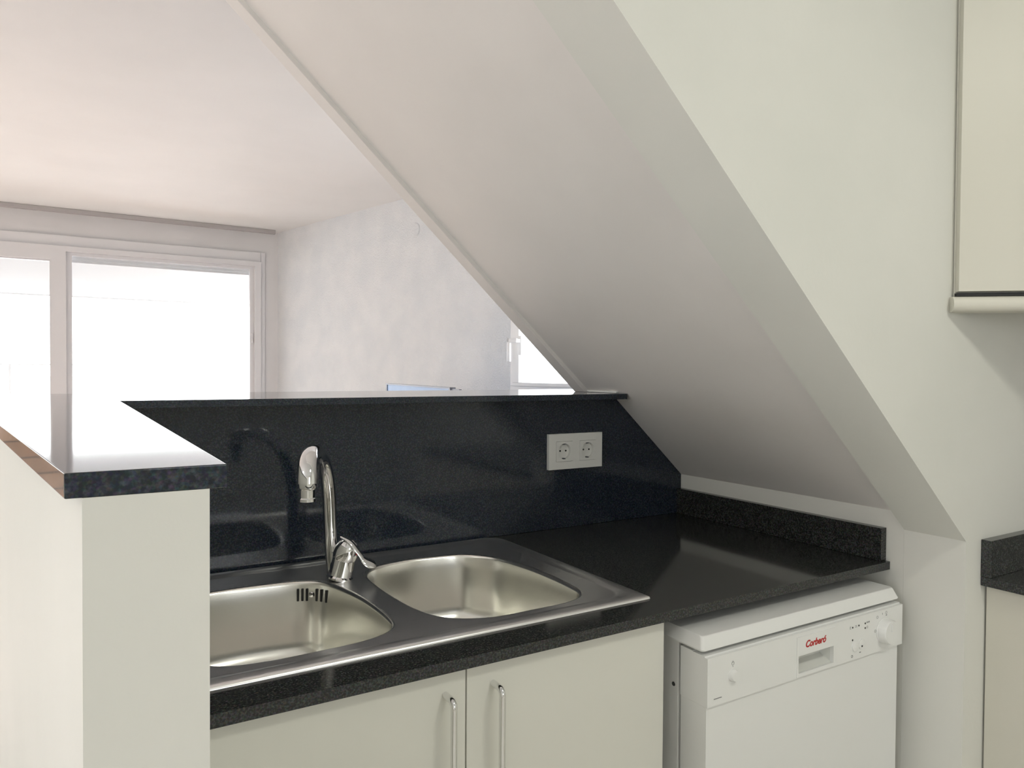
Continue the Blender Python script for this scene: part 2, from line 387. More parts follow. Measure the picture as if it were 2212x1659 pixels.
# casing bands above and beside
struct('trim_4', MB().prism([(XL+0.01, ZF), (1.44, ZF), (1.44, 1.00), (XL+0.01, 1.00)], 1, YW-0.018, YW, holes=[[(WX0-0.001, ZF-0.0), (WX1+0.001, ZF-0.0), (WX1+0.001, WZ1+0.001), (WX0-0.001, WZ1+0.001)]]) if False else MB().box((1.404, YW-0.018, ZF), (1.438, YW-0.0, 0.985), 0.003), 'frame', 'narrow casing beside the wide sliding window', 'trim')
struct('trim_5', MB().box((WX0, YW-0.018, WZ1+0.002), (1.403, YW, 0.985), 0.003), 'frame', 'flat casing band above the wide sliding window', 'trim')
tk = thing('curtain_track', (-0.6, YW-0.1, 1.14), 'thin grey curtain track at the ceiling above the wide window', 'curtain track')
MB().box((XL+0.3, YW-0.115, 1.138), (1.50, YW-0.075, 1.169), 0.003).build('rail', 'track', tk)
MB().box((1.4955, YW-0.116, 1.137), (1.502, YW-0.074, 1.169), 0.001).build('end_cap', 'track', tk)

# casement window (window_2) in the angled wall
w2 = thing('window_2', (aw(3.0), 3.0, Z2a), 'bright casement window low beside the foot of the sloping stair', 'window', kind='structure')
def awbox(mb, ya, yb, za, zb, d0, d1, bevel=0.003):
    b = MB().box((aw_s(ya), d0, za), (aw_s(yb), d1, zb), bevel)
    for v in b.bm.verts:
        q = A1+AD*v.co.x+nx2*v.co.y; v.co.x, v.co.y = q.x, q.y
    mb._take(b.bm, 0); return mb
fr = MB(); t = 0.028
awbox(fr, Y2a, Y2b, Z2a, Z2a+t, -0.012, 0.08); awbox(fr, Y2a, Y2b, Z2b-t, Z2b, -0.012, 0.08)
awbox(fr, Y2a, Y2a-t, Z2a+t, Z2b-t, -0.012, 0.08); awbox(fr, Y2b+t, Y2b, Z2a+t, Z2b-t, -0.012, 0.08)
fr.build('window_frame', 'sash', w2)
sa = MB(); u = 0.05
awbox(sa, Y2a-t, Y2b+t, Z2a+t, Z2a+t+0.02, -0.025, 0.03); awbox(sa, Y2a-t, Y2b+t, Z2b-t-u, Z2b-t, -0.025, 0.03)
awbox(sa, Y2a-t, Y2a-t-u, Z2a+t+0.02, Z2b-t-u, -0.025, 0.03); awbox(sa, Y2b+t+u, Y2b+t, Z2a+t+0.02, Z2b-t-u, -0.025, 0.03)
sa2 = sa.build('sash', 'sash', w2)
g = MB(); awbox(g, Y2a-t-u, Y2b+t+u, Z2a+t+0.02, Z2b-t-u, 0.0, 0.006, 0); g.build('pane', 'glass', sa2)
hn = MB(); awbox(hn, 3.537, 3.510, 0.09, 0.20, -0.035, -0.025, 0.003); awbox(hn, 3.533, 3.514, 0.160, 0.182, -0.085, -0.03, 0.004); awbox(hn, 3.566, 3.49, 0.158, 0.184, -0.095, -0.078, 0.006); awbox(hn, 3.566, 3.541, 0.05, 0.184, -0.095, -0.078, 0.006)
hn.build('window_handle', 'sash', sa2)

# unseen rear window, added to bring daylight into the kitchen (fill_window_rear)
w3 = thing('fill_window_rear', (0.7, YR, RW[2]), 'unseen kitchen window added behind the photographer for light', 'window', kind='structure')
MB().prism([(RW[0], RW[2]), (RW[1], RW[2]), (RW[1], RW[3]), (RW[0], RW[3])], 1, YR-0.12, YR-0.06, holes=[[(RW[0]+0.06, RW[2]+0.06), (0.67, RW[2]+0.06), (0.67, RW[3]-0.06), (RW[0]+0.06, RW[3]-0.06)], [(0.73, RW[2]+0.06), (RW[1]-0.06, RW[2]+0.06), (RW[1]-0.06, RW[3]-0.06), (0.73, RW[3]-0.06)]]).build('window_frame', 'frame', w3)
MB().box((RW[0]+0.06, YR-0.093, RW[2]+0.06), (0.67, YR-0.087, RW[3]-0.06)).build('pane', 'glass', w3)
MB().box((0.73, YR-0.093, RW[2]+0.06), (RW[1]-0.06, YR-0.087, RW[3]-0.06)).build('pane', 'glass', w3)
w4 = thing('fill_window_left', (XL-0.08, -0.2, LWN[2]), 'wide unseen window added in the left wall for fill light', 'window', kind='structure')  # added out of view to brighten the soffit and niche from the left
ym = (LWN[0]+LWN[1])/2
MB().prism([(LWN[0], LWN[2]), (LWN[1], LWN[2]), (LWN[1], LWN[3]), (LWN[0], LWN[3])], 0, XL-0.12, XL-0.06, holes=[[(LWN[0]+0.06, LWN[2]+0.06), (ym-0.03, LWN[2]+0.06), (ym-0.03, LWN[3]-0.06), (LWN[0]+0.06, LWN[3]-0.06)], [(ym+0.03, LWN[2]+0.06), (LWN[1]-0.06, LWN[2]+0.06), (LWN[1]-0.06, LWN[3]-0.06), (ym+0.03, LWN[3]-0.06)]]).build('window_frame', 'frame', w4)
MB().box((XL-0.093, LWN[0]+0.06, LWN[2]+0.06), (XL-0.087, ym-0.03, LWN[3]-0.06)).build('pane', 'glass', w4)
MB().box((XL-0.093, ym+0.03, LWN[2]+0.06), (XL-0.087, LWN[1]-0.06, LWN[3]-0.06)).build('pane', 'glass', w4)
portal('portal_left', (XL-0.17, ym, (LWN[2]+LWN[3])/2), 2.9, 2.1, (1, 0, 0))
portal('portal_rear', (0.7, YR-0.21, 0.375), 1.0, 0.95, (0, 1, 0))
portal('portal_front', (-0.6, YW+0.21, -0.21), 4.0, 2.24, (0, -1, 0))
_c = A1+AD*((aw_s(Y2a)+aw_s(Y2b))/2)+nx2*0.45
portal('portal_side', (_c.x, _c.y, (Z2a+Z2b)/2), 2.2, 2.0, (-nx2.x, -nx2.y, 0))

# kitchen ceiling lamp (out of frame, above and behind the photographer) and an added fill lamp at left
for lx, ly, lab in ((1.05, -0.40, 'round white kitchen ceiling lamp behind the photographer'), (-1.8, 0.42, 'unseen round white ceiling lamp added left of the half wall as fill light')):
    lamp = thing('ceiling_lamp', (lx, ly, ZC), lab, 'lamp')
    MB().lathe([(0.0, 0), (0.17, 0), (0.175, -0.02), (0.165, -0.03), (0.0, -0.03)], (lx, ly, ZC), (0, 0, 1)).build('base', 'white', lamp)
    ld = bpy.data.lights.new('lamp_light', 'AREA'); ld.shape = 'DISK'; ld.size = 0.32; ld.energy = KITCHEN_W if lx > 0 else LEFT_FILL_W; ld.color = (0.98, 0.98, 0.88)
    lo_ = bpy.data.objects.new('lamp_light', ld); C.objects.link(lo_); lo_.parent = lamp; lo_.location = (0, 0, -0.04)

# ------------------------------------------------------------------ outside: balcony
struct('floor_balcony', MB().box((-4.5, YW+0.2, ZF-0.12), (3.2, YW+1.7, ZF-0.01)), 'deck', 'pale balcony floor outside the wide window', 'floor')
ral = thing('balcony_railing', (-0.6, YW+1.6, ZF-0.01), 'thin pale balcony railing outside the wide window', 'railing')
ry = YW+1.6; zr0 = 0.012
r1 = MB(); r1.tube([(-4.4, ry, 0.03), (0.55, ry, 0.03)], 0.006, 10); r1.build('handrail', 'frame', ral)
r2 = MB(); r2.tube([(-4.4, ry, -0.085), (0.55, ry, -0.085)], 0.004, 10); r2.build('rail', 'frame', ral)
for k in range(6):
    x = -4.4+k*0.99
    MB().box((x-0.01, ry-0.01, ZF-0.01), (x+0.01, ry+0.01, 0.03), 0.003).build('post', 'frame', ral)
    if k < 5: MB().box((x+0.03, ry-0.004, ZF+0.10), (x+0.96, ry+0.004, -0.10)).build('pane', 'glass', ral)

aw_t = thing('awning', (-0.6, YW+0.3, 1.1), 'white cloth awning over the balcony outside the wide window', 'awning')
MB().prism([(YW+0.22, 1.12), (YW+1.62, 0.68), (YW+1.62, 0.688), (YW+0.22, 1.128)], 0, -4.3, 2.2).build('canopy', 'cloth', aw_t)
MB().tube([(-4.3, YW+1.63, 0.675), (2.2, YW+1.63, 0.675)], 0.009, 12).build('front_bar', 'cloth', aw_t)
for k in (-4.1, 2.0): MB().tube([(k, YW+0.2, 0.80), (k, YW+1.6, 0.66)], 0.012, 10).build('arm', 'frame', aw_t)

struct('wall_parapet', MB().box((-4.5, YW+1.66, ZF-0.1), (3.2, YW+1.80, -0.33)), 'brick', 'low brown brick parapet of the balcony', 'wall')
# junction box cover and blue panel in the living room
jb = MB(); jx = A1+AD*aw_s(4.51); jb.lathe([(0.0, 0.008), (0.044, 0.007), (0.049, 0.0), (0.0, 0.0)], (jx.x, jx.y, 0.94), (-nx2.x, -nx2.y, 0)); o = jb.build('junction_box_cover', 'stucco')
tag(o, 'round white junction box cover high on the stucco wall', 'box cover')
bp_ = thing('divider_panel', (1.49, 3.3, ZF), 'light blue upright panel with grey top rail beyond the granite ledge', 'panel')
pa, pb = Vector((1.544, 3.857)), Vector((1.452, 2.87)); d = (pb-pa).normalized(); nn = Vector((-d.y, d.x))
def seg(mb, p, q, w_, z0, z1, bevel=0.003):
    lo = []
    for z in (z0, z1): lo.append([(*(p+nn*w_), z), (*(q+nn*w_), z), (*(q-nn*w_), z), (*(p-nn*w_), z)])
    mb.rings(lo, True, True); bmesh.ops.recalc_face_normals(mb.bm, faces=mb.bm.faces[:]); return mb
seg(MB(), pa, pb, 0.008, -1.13, -0.082).build('board', 'blue', bp_)
seg(MB(), pa, pb, 0.014, -0.082, -0.075).build('top_rail', 'rail', bp_)
seg(MB(), pb, pb+d*0.09, 0.006, -0.088, -0.081).build('clip', 'rail', bp_)
for e in (pa, pb-d*0.02): seg(MB(), e, e+d*0.02, 0.012, ZF+0.03, -0.082).build('post', 'rail', bp_)
for e in (pa+d*0.01, pb-d*0.01):
    lo = [[(*(e+nn*0.22+d*s), z), (*(e-nn*0.22+d*s), z)] for s in (0.015,) for z in (0,)]
    b = MB(); b.tube([(*(e+nn*0.22), ZF+0.015), (*(e-nn*0.22), ZF+0.015)], 0.015, 10); b.build('foot', 'rail', bp_)

# ------------------------------------------------------------------ granite bar top (one L-shaped slab)
xe = sofx(ZL)-0.0005
o = MB().prism([(LX0(0.4925), 0.4925), (0.0878, 0.4925), (0.0847, 1.540), (xe-0.011, 1.540), (xe, 1.540), (xe, 1.711), (sofx(ZL, o1)-0.001, 1.711), (sofx(ZL, o1)-0.001, 1.763), (xe+0.006, 1.7635), (1.75, 1.7635), (1.75, YBK), (LX0(YBK), YBK)], 2, ZL-TL, ZL, bevel=0.001).build('bar_top', 'granite')
tag(o, 'black granite bar top capping the half wall, with window glare', 'bar top')
# tall backsplash, cut along the stair
ze = sofz(XR+0.0)
o = MB().prism([(PX1+0.001, ZT+0.0005), (XR+0.018, ZT+0.0005), (XR+0.018, sofz(XR+0.018)-0.001), (sofx(ZL-TL), ZL-TL-0.001), (PX1+0.001, ZL-TL-0.001)], 1, YB, YWB-0.0005, bevel=0.0008).build('tall_backsplash', 'granite')
tag(o, 'tall dark granite backsplash behind the sink carrying the socket', 'backsplash')
o = MB().box((XR, 0.9607, ZT+0.0005), (XW-0.0005, YB-0.0005, ZT+0.0754), 0.0008).build('low_backsplash', 'granite_top')
tag(o, 'low granite upstand along the wall above the dishwasher', 'backsplash')

# sink outlines (x, y)
R_OUT = [(0.525, 1.437), (0.560, 1.487), (0.64, 1.507), (0.715, 1.503), (0.785, 1.485), (0.836, 1.425), (0.853, 1.355), (0.860, 1.28), (0.858, 1.18), (0.845, 1.115), (0.80, 1.082), (0.71, 1.076), (0.62, 1.080), (0.554, 1.118), (0.527, 1.185), (0.518, 1.27), (0.517, 1.36)]
L_OUT = [(0.135, 1.27), (0.138, 1.36), (0.15, 1.425), (0.185, 1.465), (0.25, 1.476), (0.33, 1.474), (0.40, 1.462), (0.442, 1.43), (0.462, 1.365), (0.474, 1.28), (0.474, 1.175), (0.460, 1.118), (0.41, 1.088), (0.33, 1.080), (0.25, 1.080), (0.185, 1.095), (0.152, 1.135), (0.138, 1.19)]
def insetl(pts, dd):
    out = []; N = len(pts)
    area = sum(pts[i].x*pts[(i+1) % N].y-pts[(i+1) % N].x*pts[i].y for i in range(N))
    sg = 1 if area > 0 else -1
    for i in range(N):
        t = (pts[(i+1) % N]-pts[i-1]).normalized(); out.append(pts[i]+Vector((-t.y, t.x))*dd*sg)
    return out
RS = [Vector((p.x, p.y)) for p in spline([(a, b, 0) for a, b in R_OUT], 5)]
LS = [Vector((p.x, p.y)) for p in spline([(a, b, 0) for a, b in L_OUT], 5)]
# worktop with the cut-out under the sink
SX0, SX1, SY0, SY1 = 0.084, 0.937, 1.022, 1.598
cut = [(SX0+0.02, 1.05), (SX1-0.03, 1.05), (SX1-0.03, 1.545), (SX0+0.02, 1.545)]
wt = MB().prism([(PX1+0.001, 0.951), (XW-0.001, 0.951), (XW-0.001, YWB-0.001), (PX1+0.001, YWB-0.001)], 2, ZT-TH, ZT, holes=[cut])
# front edge polished less: assign the sawn-edge material
for fc in wt.bm.faces:
    if fc.calc_center_median().y < 0.952: fc.material_index = 1
o = wt.build('worktop', ['granite_top', 'granite_cut']); tag(o, 'black granite worktop around the double sink', 'worktop')

# ------------------------------------------------------------------ sink
sink = thing('kitchen_sink', (0.51, 1.3, ZT), 'double bowl stainless steel sink set in the black worktop', 'sink')
def surf(outer, zo, holes, zi):
    """flat annular surface between outline and bowl openings"""
    mb = MB(); lp = [outer]+holes; flat = [p for l_ in lp for p in l_]
    tris = tessellate_polygon([[Vector((p[0], p[1], 0)) for p in l_] for l_ in lp])
    vs = [mb.bm.verts.new((p[0], p[1], zo)) for p in flat]
    for t in tris:
        try: mb.bm.faces.new([vs[i] for i in t]).smooth = True
        except ValueError: pass
    for fc in mb.bm.faces:
        fc.normal_update()
        if fc.normal.z < 0: fc.normal_flip()
    return mb
oc = (0.045, 0.045, 0.004, 0.004)
def ol(i, r): return rrect(SX0+i, SY0+i, SX1-i, SY1-i, r, 8)
zp = ZT+0.0022                          # dished plate
rim = surf(ol(0.038, 0.042), zp, [RS, LS], zp)
rim.rings([[(p.x, p.y, z) for p in q] for q, z in ((ol(0, oc), ZT+0.0003), (ol(0.0008, oc), ZT+0.0035), (ol(0.004, oc), ZT+0.0052), (ol(0.010, oc), ZT+0.0055), (ol(0.020, (0.045, 0.045, 0.03, 0.03)), ZT+0.0060), (ol(0.028, (0.045, 0.045, 0.038, 0.038)), ZT+0.0055), (ol(0.034, 0.042), ZT+0.0030), (ol(0.038, 0.042), zp))], close_last=False)
bmesh.ops.remove_doubles(rim.bm, verts=rim.bm.verts[:], dist=0.00005)
rim.build('rim', 'steel', sink, sharp=60)
def bowl(S, cx, cy):
    mb = MB(); D = 0.155; lo = [[(p.x, p.y, zp) for p in S]]
    for a in (15, 35, 60, 90):
        q = insetl(S, 0.007*math.sin(math.radians(a))); lo.append([(p.x, p.y, zp-0.007*(1-math.cos(math.radians(a)))) for p in q])
    base = insetl(S, 0.018)
    for k in range(1, 5):
        q = insetl(S, 0.007+0.009*k/4); lo.append([(p.x, p.y, zp-0.007-(D-0.047)*k/4) for p in q])
    c = Vector((cx, cy))
    for a in (18, 36, 54, 72, 90):
        s_ = math.sin(math.radians(a)); co_ = 1-math.cos(math.radians(a))
        q = [p+(c-p).normalized()*0.04*co_ for p in insetl(S, 0.016)]
        lo.append([(p.x, p.y, zp-(D-0.040)-0.04*s_) for p in q])
    b0 = [Vector((x, y)) for x, y, z in lo[-1]]
    for k, dz in ((0.35, 0.001), (0.62, 0.003)):
        lo.append([(p.x+(c.x-p.x)*k, p.y+(c.y-p.y)*k, zp-D-dz) for p in b0])
    n = len(b0)
    lo.append([(c.x+0.045*(p-c).normalized().x, c.y+0.045*(p-c).normalized().y, zp-D-0.004) for p in b0])
    mb.rings(lo, close_last=True)
    for fc in mb.bm.faces: fc.normal_flip() if False else None
    return mb, zp-D-0.004
for nm, S, cx, cy in (('L', LS, 0.305, 1.28), ('R', RS, 0.69, 1.29)):
    mb, zd = bowl(S, cx, cy)
    ob = mb.build('bowl', 'bowl', sink, sharp=80, wn=False)
    MB().lathe([(0.043, 0.0), (0.043, 0.003), (0.036, 0.004), (0.030, -0.002), (0.0, -0.003)], (cx, cy, zd+0.001), (0, 0, 1)).build('drain', 'chrome', ob)
    if nm == 'L':
        # overflow: six upright slots and a screw in the rounded back corner
        def on_wall(xx):
            best = None; q = insetl(S, 0.0095)
            for i in range(len(q)):
                p0, p1 = q[i], q[(i+1) % len(q)]
                if min(p0.x, p1.x) <= xx <= max(p0.x, p1.x) and p0.y > 1.35:
                    y = p0.y+(p1.y-p0.y)*(xx-p0.x)/(p1.x-p0.x); t = (p1-p0).normalized(); n_ = Vector((-t.y, t.x))
                    if n_.y > 0: n_ = -n_
                    best = (Vector((xx, y)), n_)
            return best
        for xx in (0.3925, 0.4005, 0.4085, 0.4245, 0.4315, 0.438):
            p, n_ = on_wall(xx); t_ = Vector((n_.y, -n_.x))
            sb = MB().box((-0.0024, -0.010, -0.0125), (0.0024, 0.0012, 0.0125), 0.0011)
            for v in sb.bm.verts:
                c_ = v.co.copy(); q = p+t_*c_.x+n_*c_.y; v.co = Vector((q.x, q.y, -0.4515+c_.z))
            sb.build('overflow_slot', 'black', ob)
        p, n_ = on_wall(0.4165)
        MB().lathe([(0.0, 0.003), (0.0045, 0.0025), (0.0058, 0.0), (0.0, 0.0)], (p.x, p.y, -0.4515), (n_.x, n_.y, 0), 16).build('overflow_screw', 'chrome', ob)

# ------------------------------------------------------------------ faucet
fx, fy = 0.472, 1.437
fa = thing('mixer_tap', (fx, fy, zp), 'chrome mixer tap with tall arched spout behind the sink bowls', 'tap')
# mixer body leaning to the right and forward
axb = Vector((0.20, -0.05, 1)).normalized()
MB().lathe([(0.0, 0.0), (0.027, 0.0), (0.0275, 0.004), (0.0240, 0.007), (0.0235, 0.040), (0.0245, 0.047), (0.0, 0.047)], (fx, fy, zp+0.0003), axb, 32).build('body', 'chrome', fa)
lc = Vector((fx, fy, zp))+axb*0.047
axc = Vector((0.30, -0.42, 1)).normalized()
lv = MB().lathe([(0.0, -0.006), (0.0240, -0.004), (0.0255, 0.002), (0.0250, 0.014), (0.0215, 0.026), (0.0145, 0.035), (0.006, 0.039), (0.0, 0.040)], lc, axc, 32)
lp_ = spline([(fx+0.000, fy-0.010, zp+0.088), (fx+0.014, fy-0.024, zp+0.078), (fx+0.030, fy-0.034, zp+0.055), (fx+0.042, fy-0.038, zp+0.037), (fx+0.062, fy-0.040, zp+0.028)], 6, False)
lr = [0.004+0.0025*min(1, i/6) for i in range(16)]+[0.0080, 0.0095, 0.0105, 0.0110, 0.0110, 0.0105, 0.0095, 0.008, 0.005]
lv.tube(lp_, lr[:len(lp_)], 12, flat=[(1.3, 0.55)]*len(lp_))
lvo = lv.build('lever', 'chrome', fa)
MB().lathe([(0.0, 0.0012), (0.004, 0.001), (0.0045, 0.0), (0.0, 0.0)], lc+axc*0.009+Vector((0.0155, -0.0195, 0.0)), (0.55, -0.8, 0.2), 14).build('temperature_dot', 'red', lvo)
# spout: rises behind the body and arches over the left bowl
sp = [(fx-0.006, fy+0.022, zp+0.004), (fx-0.010, fy+0.026, zp+0.07), (fx-0.012, fy+0.026, zp+0.12), (fx-0.016, fy+0.020, zp+0.17), (fx-0.026, fy+0.004, zp+0.215), (fx-0.044, fy-0.028, zp+0.25), (fx-0.068, fy-0.070, zp+0.268), (fx-0.090, fy-0.108, zp+0.268), (fx-0.103, fy-0.135, zp+0.256), (fx-0.107, fy-0.147, zp+0.238), (fx-0.108, fy-0.150, zp+0.222)]
cp = spline(sp, 5, False)
rr = [0.0130+0.0012*min(1, i/12) if i < 30 else 0.014+0.004*min(1, (i-30)/8) for i in range(len(cp))]
MB().tube(cp, rr, 20).build('spout', 'chrome', fa, sharp=60, wn=False)
nz = Vector(sp[-1])
MB().lathe([(0.0, 0.004), (0.0170, 0.004), (0.0160, -0.006), (0.0130, -0.010), (0.0130, -0.024), (0.0145, -0.026), (0.0145, -0.031), (0.011, -0.032), (0.0, -0.030)], nz, (0, 0, 1), 28).build('nozzle', 'chrome', fa)

# ------------------------------------------------------------------ double socket on the backsplash
sk = thing('double_socket', (1.1875, YB, -0.2175), 'white double wall socket on the dark granite backsplash', 'socket')
zc_ = -0.2175
circ = lambda cx, cz, r, n=32: [(cx+r*math.cos(2*math.pi*k/n), cz+r*math.sin(2*math.pi*k/n)) for k in range(n)]
SC = (1.149, 1.228); sq = 0.0275
pl = MB().prism([(1.098, zc_-0.048), (1.278, zc_-0.048), (1.278, zc_+0.048), (1.098, zc_+0.048)], 1, YB-0.010, YB, holes=[[(c-sq, zc_-sq), (c+sq, zc_-sq), (c+sq, zc_+sq), (c-sq, zc_+sq)] for c in SC])
pl.build('plate', 'plastic', sk)
for c in SC:
    q = sq-0.0006
    ins = MB().prism([(c-q, zc_-q), (c+q, zc_-q), (c+q, zc_+q), (c-q, zc_+q)], 1, YB-0.0108, YB-0.0002, holes=[circ(c, zc_, 0.0215)])
    io = ins.build('socket_insert', 'plastic', sk)
    MB().lathe([(0.0, 0.0), (0.0212, 0.0), (0.0205, 0.0012), (0.0, 0.0012)], (c, YB-0.0012, zc_), (0, -1, 0)).build('recess', 'plastic', io)
    for s in (-1, 1): MB().lathe([(0.0, 0.0), (0.0026, 0.0), (0.0026, 0.0004), (0.0, 0.0004)], (c+s*0.0095, YB-0.0024, zc_+0.001), (0, -1, 0), 16).build('pin_hole', 'black', io)
    for s in (-1, 1): MB().box((c-0.003, YB-0.0105, zc_+s*0.0195-0.0015), (c+0.003, YB-0.0015, zc_+s*0.0195+0.0015), 0.0005).build('earth_clip', 'rail', io)

# ------------------------------------------------------------------ sink cabinet
cb = thing('sink_cabinet', (0.5, 1.2, ZF), 'white sink cabinet with two doors and chrome handles', 'cabinet')
ca = MB(); yc0, yc1 = 0.989, YWB-0.03; zt = ZT-TH-0.001
ca.box((0.082, yc0, ZF+0.10), (0.098, yc1, zt)); ca.box((0.906, yc0, ZF+0.10), (0.922, yc1, zt)); ca.box((0.098, yc0, ZF+0.10), (0.906, yc1, ZF+0.116)); ca.box((0.098, yc1-0.01, ZF+0.116), (0.906, yc1, zt)); ca.box((0.098, yc0, ZT-0.12), (0.906, yc0+0.016, zt)) if False else None
ca.build('carcass', 'door', cb)
MB().box((0.082, 1.03, ZF), (0.922, 1.045, ZF+0.099)).build('plinth', 'door', cb)
def door(x0, x1, hx):
    d = MB().box((x0, 0.97, ZF+0.10), (x1, 0.988, zt-0.004), 0.0012).build('door', 'door', cb)
    hz = -0.4855; k = 0.010; pts = [(hx, 0.970, hz)]
    for a in range(0, 91, 15):
        r = math.radians(a); pts.append((hx, 0.953-k*math.sin(r)-0.002, hz-k*(1-math.cos(r))))
    for a in range(0, 91, 15):
        r = math.radians(a); pts.append((hx, 0.953-k*math.cos(r)-0.002, hz-0.16+k*(1-math.sin(r))))
    pts.append((hx, 0.970, hz-0.16))
    MB().tube(pts, 0.0052, 16).build('handle', 'chrome', d)
    return d
door(0.083, 0.5155, 0.481); door(0.5175, 0.9215, 0.5635)

# ------------------------------------------------------------------ dishwasher
dw = thing('dishwasher', (1.256, 1.2, ZF), 'white freestanding dishwasher under the right end of the worktop', 'dishwasher')
DX0, DX1, DY = 0.957, 1.555, 0.898
MB().box((DX0+0.003, 0.972, ZF+0.02), (DX1-0.006, 1.52, -0.486), 0.003).build('body', 'white', dw)
lid = MB()
zb0, zt0 = -0.4945, -0.4700
lid.rings([[(x, y, z) for x, y in ((a, b), (c_, b), (c_, 1.40), (a, 1.40))] for a, b, c_, z in ((DX0-0.003, 0.908, DX1+0.001, zb0), (DX0-0.004, 0.907, DX1+0.002, zb0+0.003), (DX0+0.004, 0.9145, DX1-0.006, zt0-0.002), (DX0+0.006, 0.917, DX1-0.008, zt0))], True, True)
bmesh.ops.recalc_face_normals(lid.bm, faces=lid.bm.faces[:])
es = [e for e in lid.bm.edges if e.calc_face_angle(0) > 0.6 and abs(e.verts[0].co.z-e.verts[1].co.z) > 0.001]
bmesh.ops.bevel(lid.bm, geom=es, offset=0.006, segments=3, profile=0.5, affect='EDGES')
lid.build('lid', 'white', dw, sharp=40)
dr = MB().prism([(DX0+0.003, 0.903), (DX1-0.009, 0.903), (DX1-0.009, 0.966), (DX0+0.003, 0.966)], 2, ZF+0.10, -0.5928, bevel=0.001).build('door', 'white', dw)
MB().box((DX0+0.02, 1.0, ZF), (DX1-0.02, 1.02, ZF+0.095)).build('plinth', 'dark', dw)
# control panel with a recessed grip
HX0, HX1, HZ0, HZ1 = 1.203, 1.312, -0.582, -0.548
pn = MB().prism([(DX0, -0.591), (DX1, -0.591), (DX1, -0.504), (DX0, -0.504)], 1, DY, 0.905, holes=[[(HX0, HZ0), (HX1, HZ0), (HX1, HZ1), (HX0, HZ1)]])
pn.prism([(DX0, -0.591), (DX1, -0.591), (DX1, -0.5005), (DX0, -0.5005)], 1, 0.935, 0.964)
pn.box((DX0, 0.905, -0.588), (DX0+0.004, 0.935, -0.5045)).box((DX1-0.004, 0.905, -0.588), (DX1, 0.935, -0.5045)).box((DX0, 0.905, -0.5045), (DX1, 0.935, -0.5015)).box((DX0, 0.905, -0.591), (DX1, 0.935, -0.588))
pno = pn.build('control_panel', 'white', dw)
gr = MB()  # grip pocket: five inner faces
gy = 0.929
gr.box((HX0-0.002, gy, HZ0-0.004), (HX1+0.002, gy+0.002, HZ1+0.002))
gr.prism([(DY+0.004, HZ0), (gy, HZ0+0.010), (gy, HZ0-0.003), (DY+0.004, HZ0-0.003)], 0, HX0-0.002, HX1+0.002)
gr.box((HX0-0.002, 0.905, HZ0-0.003), (HX0, gy, HZ1+0.002)); gr.box((HX1, 0.905, HZ0-0.003), (HX1+0.002, gy, HZ1+0.002)); gr.box((HX0, 0.905, HZ1), (HX1, gy, HZ1+0.002))
gr.build('grip_recess', 'plastic', pno)
fp = MB().prism([(1.1985, -0.589), (1.316, -0.589), (1.316, -0.5115), (1.1985, -0.5115)], 1, DY-0.0014, DY-0.0001, holes=[[(HX0, HZ0), (HX1, HZ0), (HX1, HZ1), (HX0, HZ1)]])
fp.build('grip_plate', 'white', pno)
# dial
MB().lathe([(0.027, 0.0), (0.0275, 0.001), (0.026, 0.002), (0.0255, 0.016), (0.0235, 0.019), (0.0, 0.0185)], (1.486, DY, -0.5485), (0, -1, 0), 36).box((1.4835, DY-0.0205, -0.546), (1.4885, DY-0.018, -0.527), 0.001).build('dial', 'white', pno)
# push buttons
for cx, cz, r in ((1.021, -0.5455, 0.0105), (1.385, -0.5635, 0.0105), (1.406, -0.5625, 0.0105)):
    MB().lathe([(r+0.0012, 0.0), (r+0.001, 0.0006), (r, 0.0008), (r, 0.006 if cx < 1.1 else 0.0022), (r*0.85, 0.0085 if cx < 1.1 else 0.003), (0.0, 0.009 if cx < 1.1 else 0.0032)], (cx, DY, cz), (0, -1, 0), 24).build('button', 'white', pno)
for cx, cz in ((1.376, -0.5235), (1.397, -0.5228), (1.419, -0.5222), (1.419, -0.532), (1.376, -0.5495), (1.404, -0.566)):
    yy = DY-(0.0034 if cx == 1.404 else 0.0)
    MB().lathe([(0.0019, 0.0), (0.0019, 0.0005), (0.0, 0.0006)], (cx, yy, cz), (0, -1, 0), 12).build('indicator_light', 'black', pno)
# printed symbols: small pictograms in grey
def ring_(mb, cx, cz, r, w_=0.0006, y=DY):
    mb.prism(circ(cx, cz, r, 20), 1, y-0.0003, y-0.00005, holes=[circ(cx, cz, r-w_, 20)]).build('printed_symbol', 'print', pno)
ring_(MB(), 1.021, -0.524, 0.0035); MB().box((1.0205, DY-0.0003, -0.5305), (1.0215, DY-0.00005, -0.5285)).build('printed_symbol', 'print', pno); MB().box((1.0207, DY-0.0003, -0.5235), (1.0213, DY-0.00005, -0.519)).build('printed_symbol', 'print', pno)
ring_(MB(), 1.462, -0.517, 0.003); ring_(MB(), 1.455, -0.545, 0.003); ring_(MB(), 1.494, -0.512, 0.003); MB().box((1.4925, DY-0.0003, -0.5185), (1.497, DY-0.00005, -0.5165)).build('printed_symbol', 'print', pno); MB().box((1.4795, DY-0.0003, -0.5145), (1.4807, DY-0.00005, -0.5105)).build('printed_symbol', 'print', pno)
for k in range(3): MB().box((1.3665+k*0.0, DY-0.0003, -0.5255+k*0.0022), (1.3705, DY-0.00005, -0.5247+k*0.0022)).build('printed_symbol', 'print', pno)
for k in range(2): MB().box((1.384, DY-0.0003, -0.5245+k*0.0025), (1.391, DY-0.00005, -0.5237+k*0.0025)).build('printed_symbol', 'print', pno)
for k in range(3): MB().box((1.424+k*0.004, DY-0.0003, -0.5225), (1.4265+k*0.004, DY-0.00005, -0.5195)).build('printed_symbol', 'print', pno)
